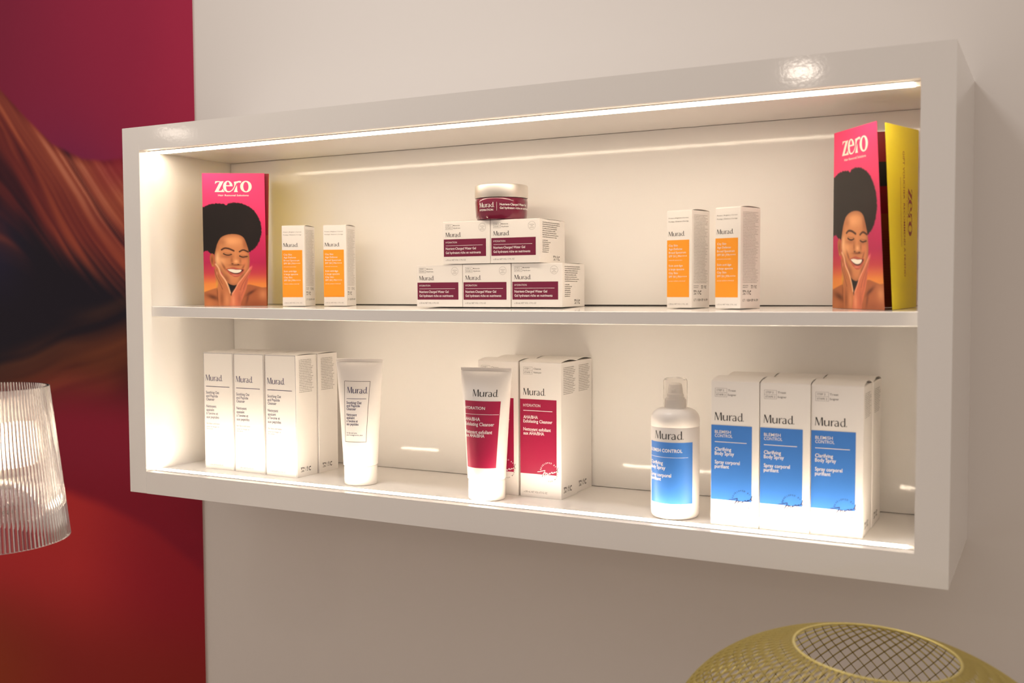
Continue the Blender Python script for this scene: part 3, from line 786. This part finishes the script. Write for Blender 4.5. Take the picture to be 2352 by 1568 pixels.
# ------------------------------------------------------------------ cream jar on the pyramid
zj = shelf_z(.606, .13) + .0003 + .0607 + .0601 + .0010
root = empty('cream_jar', (.6075, .1250, zj), 0.0)
tag(root, 'plum glass cream jar with champagne metal lid on top of the pyramid', 'jar')
Rj = .0366
hb, ht = .4458 - zj, .4640 - zj
pf = [(0, 0), (Rj - .005, 0), (Rj - .0022, .0008), (Rj - .0008, .004), (Rj - .0002, .012), (Rj + .0006, hb - .006), (Rj + .0002, hb - .002), (Rj - .001, hb - .0006), (0, hb - .0006)]
o = Geo().lathe(pf, 96).build('jar_body', JARGLASS, root); autosmooth(o, 40)
pf = [(0, hb), (Rj + .0004, hb), (Rj + .0008, hb + .0006), (Rj + .0008, ht - .0022), (Rj + .0001, ht - .0006), (Rj - .0014, ht), (0, ht)]
o = Geo().lathe(pf, 96).build('jar_lid', SILVER, root); autosmooth(o, 40)
def mpj(e): return lambda f, z: ((Rj + .0005 + e) * math.sin(f), -(Rj + .0005 + e) * math.cos(f), z)
al = .50
def ja(px): return math.asin(max(-1, min(1, (px - 1150) / 60.5))) + al
zv = lambda yy: (503.5 - yy) / 1650.0 + .0020
p = Print(); flared_wordmark(p, ja(1101), ja(1133.5), zv(479.5), .0067); p.text('HYDRATION', ja(1101), ja(1131), zv(487.5), .0026, .012)
p.rect(ja(1138.6), ja(1138.6) + .009, zv(487.5), zv(468))
p.text('Nutrient-Charged Water Gel', ja(1146), ja(1205.2), zv(476), .0030, .012); p.text('Gel hydratant riche en nutriments', ja(1146), ja(1209), zv(484), .0030, .012)
p.build('jar_lettering', WHITEINK, root, mpj(.00025))

# ------------------------------------------------------------------ brochures (printed portrait cover)
def inpoly(X, Y, P):
    ins = np.zeros(X.shape, bool); n = len(P)
    for i in range(n):
        x1, y1 = P[i]; x2, y2 = P[(i + 1) % n]
        if y1 == y2: continue
        c = ((Y < y1) != (Y < y2)) & (X < (x2 - x1) * (Y - y1) / (y2 - y1) + x1); ins ^= c
    return ins
def pdist(X, Y, P, closed=True):
    D = np.full(X.shape, 1e9); n = len(P)
    for i in range(n if closed else n - 1):
        x1, y1 = P[i]; x2, y2 = P[(i + 1) % n]; dx, dy = x2 - x1, y2 - y1
        t = np.clip(((X - x1) * dx + (Y - y1) * dy) / (dx * dx + dy * dy + 1e-9), 0, 1)
        D = np.minimum(D, np.hypot(X - x1 - t * dx, Y - y1 - t * dy))
    return D
def cover_paint(U, Vv):
    """printed cover; drawn on a 708 x 1492 grid (x right, y down)"""
    X = 32 + U * 708; Y = 28 + Vv * 1492
    rs = np.random.RandomState(3); N = rs.rand(*X.shape)
    for _ in range(2): N = (N + np.roll(N, 1, 0) + np.roll(N, 1, 1) + np.roll(N, -1, 0) + np.roll(N, -1, 1)) / 5
    N = (N - .5) * 2.2
    c = np.zeros(X.shape + (3,))
    for k_ in range(3):
        c[..., k_] = np.interp(Y, [28, 400, 850, 1030, 1150, 1270, 1400], [[240, 236, 196, 178, 184, 222, 228][k_], 0][0] if False else ([240, 236, 196, 178, 190, 222, 228], [62, 60, 38, 34, 62, 132, 150], [116, 112, 92, 82, 72, 62, 66])[k_])
    def fill(P, col, soft=4.0, amt=1.0, rough=0.0, smooth=True):
        nonlocal c
        Q = curve_pts(list(P) + [P[0]], 5)[:-1] if smooth else P
        s = np.where(inpoly(X, Y, Q), 1, -1) * pdist(X, Y, Q) + rough * N
        c = mixc(c, col, np.clip(.5 + s / (2 * soft), 0, 1) * amt)
        return s
    def blob(cx, cy, rx, ry, col, amt, a=0.0):
        nonlocal c
        dx, dy = X - cx, Y - cy; ca_, sa_ = math.cos(a), math.sin(a)
        c = mixc(c, col, amt * np.exp(-(((dx * ca_ + dy * sa_) / rx) ** 2 + ((-dx * sa_ + dy * ca_) / ry) ** 2)))
    def line(P, wd, col, amt=1.0, soft=3.0):
        nonlocal c
        c = mixc(c, col, np.clip(.5 + (wd / 2 - pdist(X, Y, curve_pts(P, 6), False)) / (2 * soft), 0, 1) * amt)
    # shoulders
    fill([(0, 1372), (60, 1352), (120, 1332), (185, 1316), (230, 1330), (240, 1560), (0, 1560)], (168, 98, 58), 5)
    blob(130, 1420, 70, 26, (92, 48, 26), .9, .35); blob(80, 1500, 60, 50, (196, 122, 74), .7); blob(190, 1360, 14, 90, (90, 46, 26), .6)
    fill([(500, 1290), (545, 1278), (610, 1292), (690, 1312), (790, 1330), (790, 1560), (420, 1560), (470, 1420)], (164, 92, 56), 5)
    blob(560, 1370, 60, 16, (84, 42, 26), .85, -.55); blob(700, 1390, 50, 60, (214, 140, 92), .8); blob(590, 1500, 120, 40, (140, 74, 44), .6); blob(520, 1440, 14, 70, (96, 48, 30), .6, .25)
    # hair
    fill([(-20, 420), (60, 398), (110, 376), (190, 366), (262, 370), (300, 384), (335, 364), (410, 357), (500, 374), (585, 420), (645, 490), (682, 570), (694, 650), (686, 735), (660, 805), (620, 862), (575, 900), (548, 910),
          (420, 900), (200, 960), (150, 936), (105, 922), (70, 896), (-20, 880)], (24, 17, 16), 5, 1, 9)
    blob(560, 640, 90, 150, (40, 26, 24), .35)
    # neck shade
    fill([(296, 1250), (330, 1275), (405, 1275), (412, 1300), (372, 1345), (338, 1410), (318, 1350)], (18, 13, 16), 5)
    # ear
    fill([(128, 925), (150, 945), (160, 1000), (158, 1060), (140, 1082), (122, 1065), (106, 1010), (104, 955)], (180, 106, 62), 4)
    blob(128, 1005, 10, 40, (112, 56, 32), .7); blob(135, 1062, 8, 10, (190, 150, 70), .8)
    # face
    F_ = [(160, 930), (172, 880), (192, 815), (236, 748), (318, 713), (420, 714), (488, 748), (522, 822), (545, 900), (554, 985), (548, 1075), (522, 1150), (478, 1212), (428, 1264), (372, 1287), (316, 1268), (268, 1215), (236, 1150), (194, 1092), (166, 1035), (158, 970)]
    sd_ = fill(F_, (206, 136, 88), 4, 1, 1.5)
    ins = sd_ > 0
    keep = c.copy()
    c = mixc(c, (116, 62, 38), np.clip(1 - sd_ / 46, 0, 1) * .45)
    blob(350, 790, 120, 55, (238, 172, 120), .8); blob(190, 985, 26, 80, (246, 200, 150), .85); blob(235, 1010, 60, 50, (240, 176, 126), .7)
    blob(495, 1030, 40, 60, (214, 128, 92), .7); blob(250, 800, 40, 40, (150, 86, 52), .45); blob(500, 830, 26, 70, (150, 84, 52), .5)
    blob(375, 1240, 60, 28, (204, 128, 84), .7); blob(290, 1205, 30, 50, (134, 72, 46), .55, -.6); blob(470, 1190, 24, 50, (130, 66, 46), .6, .6)
    blob(300, 960, 66, 20, (150, 86, 56), .5); blob(480, 975, 52, 18, (146, 82, 54), .5); blob(300, 915, 60, 16, (214, 146, 98), .5); blob(490, 932, 44, 14, (210, 140, 96), .5)
    blob(262, 1080, 12, 46, (122, 62, 38), .65, -.5); blob(478, 1085, 10, 36, (122, 60, 40), .65, .5)
    blob(394, 960, 16, 66, (216, 146, 98), .7); blob(400, 1018, 24, 20, (240, 182, 132), .85); blob(350, 1005, 14, 34, (140, 78, 48), .55); blob(448, 1012, 12, 30, (140, 76, 50), .5)
    blob(395, 1058, 60, 9, (104, 50, 32), .75); blob(358, 1044, 11, 6, (54, 24, 18), .9); blob(424, 1053, 11, 6, (54, 24, 18), .9)
    blob(380, 1078, 50, 8, (178, 108, 74), .5)
    c = np.where(ins[..., None], c, keep)
    line([(238, 886), (272, 869), (320, 874), (376, 898)], 17, (64, 34, 24), .95); line([(440, 908), (484, 889), (538, 910)], 16, (64, 34, 24), .95)
    line([(258, 930), (285, 942), (318, 946), (350, 938)], 11, (38, 18, 14), 1, 2.5); line([(440, 956), (475, 968), (528, 962)], 11, (38, 18, 14), 1, 2.5)
    line([(262, 918), (300, 924), (346, 926)], 4, (140, 82, 52), .8); line([(444, 944), (490, 950), (524, 950)], 4, (140, 82, 52), .8)
    # mouth
    fill([(280, 1104), (325, 1092), (368, 1084), (400, 1090), (450, 1102), (492, 1106), (474, 1148), (430, 1186), (380, 1192), (332, 1166), (300, 1132)], (184, 88, 70), 3)
    blob(385, 1172, 45, 9, (224, 140, 116), .8)
    fill([(294, 1108), (340, 1103), (400, 1108), (480, 1112), (456, 1140), (420, 1158), (380, 1158), (330, 1138)], (70, 26, 22), 3)
    fill([(298, 1108), (342, 1103), (400, 1110), (458, 1112), (446, 1136), (410, 1148), (370, 1146), (325, 1128)], (248, 238, 222), 3)
    for xx in (325, 348, 372, 396, 420, 442): line([(xx, 1108), (xx + 2, 1142)], 1.5, (214, 196, 176), .45, 2)
    # hands along the jaw
    fill([(164, 1042), (182, 1056), (206, 1092), (222, 1150), (262, 1212), (300, 1290), (330, 1372), (330, 1470), (326, 1560), (214, 1560), (192, 1452), (186, 1340), (170, 1260), (156, 1160), (150, 1088)], (184, 112, 70), 4)
    line([(168, 1048), (200, 1092), (224, 1160), (270, 1226), (308, 1306), (326, 1372)], 16, (244, 200, 160), .8, 6)
    line([(150, 1096), (172, 1180), (210, 1260), (240, 1330)], 7, (108, 58, 34), .7, 4); line([(176, 1110), (200, 1190), (240, 1270)], 7, (126, 68, 42), .6, 4)
    blob(230, 1440, 22, 90, (118, 64, 36), .55); blob(290, 1450, 24, 80, (212, 142, 96), .7); blob(178, 1270, 12, 40, (214, 160, 60), .8); blob(150, 1090, 14, 22, (206, 70, 90), .8); blob(182, 1150, 10, 20, (212, 140, 110), .7)
    fill([(576, 1066), (582, 1082), (560, 1140), (536, 1205), (522, 1280), (502, 1352), (474, 1420), (446, 1486), (432, 1560), (322, 1560), (330, 1450), (346, 1380), (384, 1322), (412, 1268), (452, 1218), (502, 1160), (546, 1098)], (200, 110, 78), 4)
    line([(560, 1086), (505, 1160), (455, 1222), (415, 1275), (386, 1326), (350, 1382)], 12, (240, 176, 142), .75, 6)
    line([(566, 1118), (520, 1190), (470, 1270), (440, 1340)], 7, (140, 66, 50), .7, 4); line([(548, 1170), (505, 1250), (478, 1330)], 7, (150, 70, 60), .7, 4); line([(530, 1220), (492, 1310), (452, 1400)], 6, (160, 78, 66), .6, 4)
    blob(360, 1460, 22, 80, (224, 150, 110), .75); blob(430, 1440, 22, 80, (150, 80, 58), .5); blob(566, 1090, 10, 26, (222, 84, 120), .85, .5); blob(536, 1190, 10, 26, (210, 92, 100), .6, .4)
    return linA(c)

GU, GV = 150, 310
uu, vv = np.meshgrid(np.linspace(0, 1, GU), np.linspace(0, 1, GV))
COVER = np.clip(cover_paint(uu, vv) * 1.08, 0, 1)

def panel(name, B0, B1, T0, T1, m, parent, th=.00028):
    """paper sheet between bottom ends B0,B1 and top ends T0,T1 (x,y on the shelf); returns surface map"""
    h = .2090; za, zb = shelf_z(*B0) + .0003, shelf_z(*B1) + .0003
    def S(u, v):      # u along, v up
        b = Vector((*B0, za)).lerp(Vector((*B1, zb)), u); t = Vector((*T0, za + h)).lerp(Vector((*T1, zb + h)), u); return b.lerp(t, v)
    n = (Vector((*B1, 0)) - Vector((*B0, 0))).cross(Vector((0, 0, 1))).normalized()   # towards the front
    N_ = 14; V = []; F = []; mm = N_ + 1
    for e in (0, -th):
        for j in range(mm):
            for i in range(mm): V.append(S(i / N_, j / N_) + n * e)
    for k in (0, mm * mm):
        for j in range(N_):
            for i in range(N_): F.append((k + j * mm + i, k + j * mm + i + 1, k + (j + 1) * mm + i + 1, k + (j + 1) * mm + i))
    rim = [i for i in range(mm)] + [j * mm + N_ for j in range(1, mm)] + [N_ * mm + i for i in range(N_ - 1, -1, -1)] + [j * mm for j in range(N_ - 1, 0, -1)]
    for a_, b_ in zip(rim, rim[1:] + rim[:1]): F.append((a_, b_, b_ + mm * mm, a_ + mm * mm))
    off = parent.location
    o = Geo().add([v - off for v in V], F).build(name, m, parent)
    def smap(e): return lambda a, b: tuple(S(a, b) + n * e - off)
    return o, smap

def cover_print(parent, smap):
    V = [smap(a, 1 - b) for a, b in zip(uu.ravel(), vv.ravel())]
    F = [(j * GU + i, j * GU + i + 1, (j + 1) * GU + i + 1, (j + 1) * GU + i) for j in range(GV - 1) for i in range(GU - 1)]
    me = mesh('portrait_print', V, F)
    ca = me.color_attributes.new('print', 'FLOAT_COLOR', 'POINT')
    a = np.ones((GU * GV, 4), np.float32); a[:, :3] = COVER.reshape(-1, 3); ca.data.foreach_set('color', a.ravel())
    o = obj('portrait_print', me, PRINTED, parent)
    o['label'] = 'printed portrait of a smiling woman, eyes closed, hands on cheeks'
    return o

def brochure(A, Bb, Bt, C, Db, Dt, label, Ctop=None):
    root = empty('brochure', (A[0], A[1], shelf_z(A[0], A[1]) + .0001))
    tag(root, label, 'brochure', 'folded pink brochures on the upper shelf')
    o, sm_ = panel('cover_panel', A, Bb, A, Bt, DEEPRED, root)
    pp = cover_print(o, sm_(.0001))
    p = Print(); zero_logo(p, .198, .795, .8565, .9450); p.text('Hair Removal Solutions', .252, .742, .8280, .0125, .016); p.build('title_lettering', CREAM, o, sm_(.00022))
    Ct = Ctop or C
    o, sm_ = panel('inner_panel', A, C, A, Ct, DEEPRED, root)
    p = Print(); p.rect(0, 1, 0, .535); p.build('rust_print_area', BROWNP, o, sm_(.0001))
    p = Print(); p.poly([(.2 + .75 * (.5 + .5 * math.cos(a)), .76 + .07 * math.sin(a)) for a in np.linspace(0, 2 * math.pi, 24)[:-1]]); p.build('hair_print', INK, o, sm_(.0001))
    p = Print(); p.greek(.1, .95, .44, .05, 26, 71, .5, .3); p.build('fine_print', DEEPRED, o, sm_(.0002))
    o, sm_ = panel('back_panel', Db, C, Dt, Ct, YELLOW, root)
    return root, o, sm_

# left one: nearly closed, standing as a narrow triangle, its yellow leaf turned to the back board
r1, o, s1 = brochure((.1067, .0610), (.1914, .1105), (.1908, .1100), (.1862, .1180), (.1215, .1925), (.1230, .1930),
                     'pink brochure with woman’s portrait at the left end of the upper shelf, nearly closed', Ctop=(.1925, .1190))
r2, o, s2 = brochure((1.0627, .1215), (1.1325, .0512), (1.1228, .0428), (1.1540, .1524), (1.1401, .0564), (1.1293, .0586),
                     'open pink and yellow brochure at the right end of the upper shelf')
p = Print(); zero_logo(p, .66, .80, .40, .665, rot=True); p.text('Hair Removal Solutions', .62, .62 + .26, .655, .022, .006, rot=True) if False else None
p.text('GIFT VOUCHER  RECOMMEND A FRIEND', .50, .50 + .69, .865, .052, .004, rot=True)
p.text('Hair Removal Solutions', .615, .615 + .22, .645, .022, .004, rot=True)
p.greek(.40, .43, .72, .34, 60, 81, .8, .1)
p.build('voucher_lettering', MAROON, o, s2(.0001))

# ------------------------------------------------------------------ fluted lamp at the left
LX, LY, LZ0, LZ1 = .1655, -.3655, .0205, .2045
TZ = -.262
root = empty('table_lamp', (LX, LY, TZ)); tag(root, 'clear fluted table lamp glowing at the left edge in front of the mural', 'lamp')
RB_, RT_ = .0912, .0716
NF, SP = 118, 8; n = NF * SP; V = []; F = []
rows = [i / 10 for i in range(11)]
for t in rows:
    z = LZ0 + (LZ1 - LZ0) * t - TZ; rr = RB_ + (RT_ - RB_) * t
    for i in range(n):
        a = 2 * math.pi * i / n; q_ = rr + .0012 * (abs(math.sin(NF * a / 2)) - .5) * (rr / RB_)
        V.append((q_ * math.cos(a), q_ * math.sin(a), z))
for t in reversed(rows):
    z = LZ0 + (LZ1 - LZ0) * t - TZ; rr = RB_ + (RT_ - RB_) * t - .0030
    for i in range(n):
        a = 2 * math.pi * i / n; V.append((rr * math.cos(a), rr * math.sin(a), z))
m_ = 22
for k in range(m_):
    k2 = (k + 1) % m_
    for i in range(n):
        j = (i + 1) % n; F.append((k * n + i, k * n + j, k2 * n + j, k2 * n + i))
o = Geo().add(V, F).build('fluted_shade', ACRYLIC, root); autosmooth(o, 60)
hz = LZ0 - TZ
o = Geo().lathe([(0, 0), (.062, 0), (.062, .006), (.058, .010), (.012, .016), (0, .016)], 56).build('lamp_base', CHROME, root); autosmooth(o)
o = Geo().lathe([(.004, .016), (.004, hz + .060), (0, hz + .060)], 28).build('stem', CHROME, root); autosmooth(o)
o = Geo().lathe([(0, hz + .0605), (.016, hz + .0605), (.018, hz + .064), (.018, hz + .085), (.012, hz + .088), (0, hz + .088)], 32).build('bulb_socket', CAPW, root); autosmooth(o)
o = Geo().lathe([(0, hz + .0885), (.014, hz + .0885), (.024, hz + .098), (.027, hz + .110), (.023, hz + .124), (.011, hz + .136), (0, hz + .140)], 32).build('bulb', BULB, root); autosmooth(o, 80)
# clear dish over the stem and the three clear arms that carry the shade
o = Geo().lathe([(.0042, hz + .078), (.034, hz + .066), (.050, hz + .046), (.0525, hz + .0465), (.036, hz + .069), (.0042, hz + .081)], 72).build('clear_dish', ACRYLIC, root); autosmooth(o, 40)
for deg in (150, 208, 266):
    a = math.radians(deg); c_, s_ = math.cos(a), math.sin(a)
    Geo().tube([(.004 * c_, .004 * s_, hz + .030), (.05 * c_, .05 * s_, hz + .024), (.0870 * c_, .0870 * s_, hz + .012)], .0016, 10).build('shade_arm', ACRYLIC, root, smooth=True)

# ------------------------------------------------------------------ gold wire globe lower right
GX, GY, GZ = 1.1540, -.1300, -.0330
ga, gc, gr = .194, .118, .0770
zc0 = GZ - gc * math.sqrt(1 - (gr / ga) ** 2)
GB = zc0 - gc * math.sqrt(1 - (.09 / ga) ** 2)
TILT = .055; mid = zc0 - GB
root = empty('wire_globe', (GX - mid * math.sin(TILT) - (GZ - zc0) * math.sin(TILT), GY, GB)); root.rotation_euler = (0, TILT, 0); tag(root, 'flattened gold wire mesh globe lampshade with round top opening', 'lampshade')
def gprof(s):
    a0, a1 = math.asin(gr / ga), math.pi - math.asin(.09 / ga); a = a0 + (a1 - a0) * s
    return ga * math.sin(a), zc0 + gc * math.cos(a) - GB
NS, SG = 84, 44
g = Geo()
for sgn in (1, -1):
    for k in range(NS):
        V = []; ph0 = 2 * math.pi * k / NS
        for i in range(SG + 1):
            s_ = i / SG; rr, z = gprof(s_); r2_, z2_ = gprof(min(1, s_ + .01)); r1_, z1_ = gprof(max(0, s_ - .01))
            tx, tz = r2_ - r1_, z2_ - z1_; L = math.hypot(tx, tz); nxr, nzr = -tz / L, tx / L   # outward? fixed by symmetric offset
            ph = ph0 + sgn * 1.15 * s_; hw = .00034; dd = .0008
            for off, wd in ((-dd, -hw), (-dd, hw), (dd, hw), (dd, -hw)):
                q_ = rr + nxr * off; f_ = ph + wd / rr
                V.append((q_ * math.cos(f_), q_ * math.sin(f_), z + nzr * off))
        F = []
        for i in range(SG):
            for e in range(4):
                F.append((i * 4 + e, i * 4 + (e + 1) % 4, (i + 1) * 4 + (e + 1) % 4, (i + 1) * 4 + e))
        g.add(V, F)
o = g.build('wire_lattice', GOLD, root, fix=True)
o.data.materials.append(WIRESHADE)      # inner faces coloured dark for the shade inside the globe
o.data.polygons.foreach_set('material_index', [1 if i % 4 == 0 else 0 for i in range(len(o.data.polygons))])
def ring(r, z, t):
    return Geo().lathe([(r + t * math.cos(a), z + t * .8 * math.sin(a)) for a in np.linspace(0, 2 * math.pi, 9)[:-1]], 96, close=True)
o = ring(gr, GZ - GB, .0017).build('top_rim', GOLD, root); autosmooth(o, 80)
o = ring(.09, .0020, .0017).build('bottom_rim', GOLD, root); autosmooth(o, 80)

# small tables that carry the two lamps, below the picture
def table(name, x, y, zt, r, label):
    t = empty(name, (x, y, -1.2)); tag(t, label, 'table')
    h = zt + 1.2
    o = Geo().lathe([(0, h - .022), (r - .004, h - .022), (r, h - .018), (r, h - .003), (r - .003, h), (0, h)], 64).build('table_top', TABLE, t); autosmooth(o)
    o = Geo().lathe([(.022, .012), (.022, h - .022)], 32).build('pedestal', TABLE, t); autosmooth(o)
    o = Geo().lathe([(0, 0), (.14, 0), (.14, .008), (.02, .014), (0, .014)], 48).build('foot', TABLE, t); autosmooth(o)
table('side_table', LX, LY, TZ, .13, 'small round white table under the fluted lamp')
table('pedestal_table', GX, GY, GB - .0070, .16, 'small round white table under the gold wire globe')
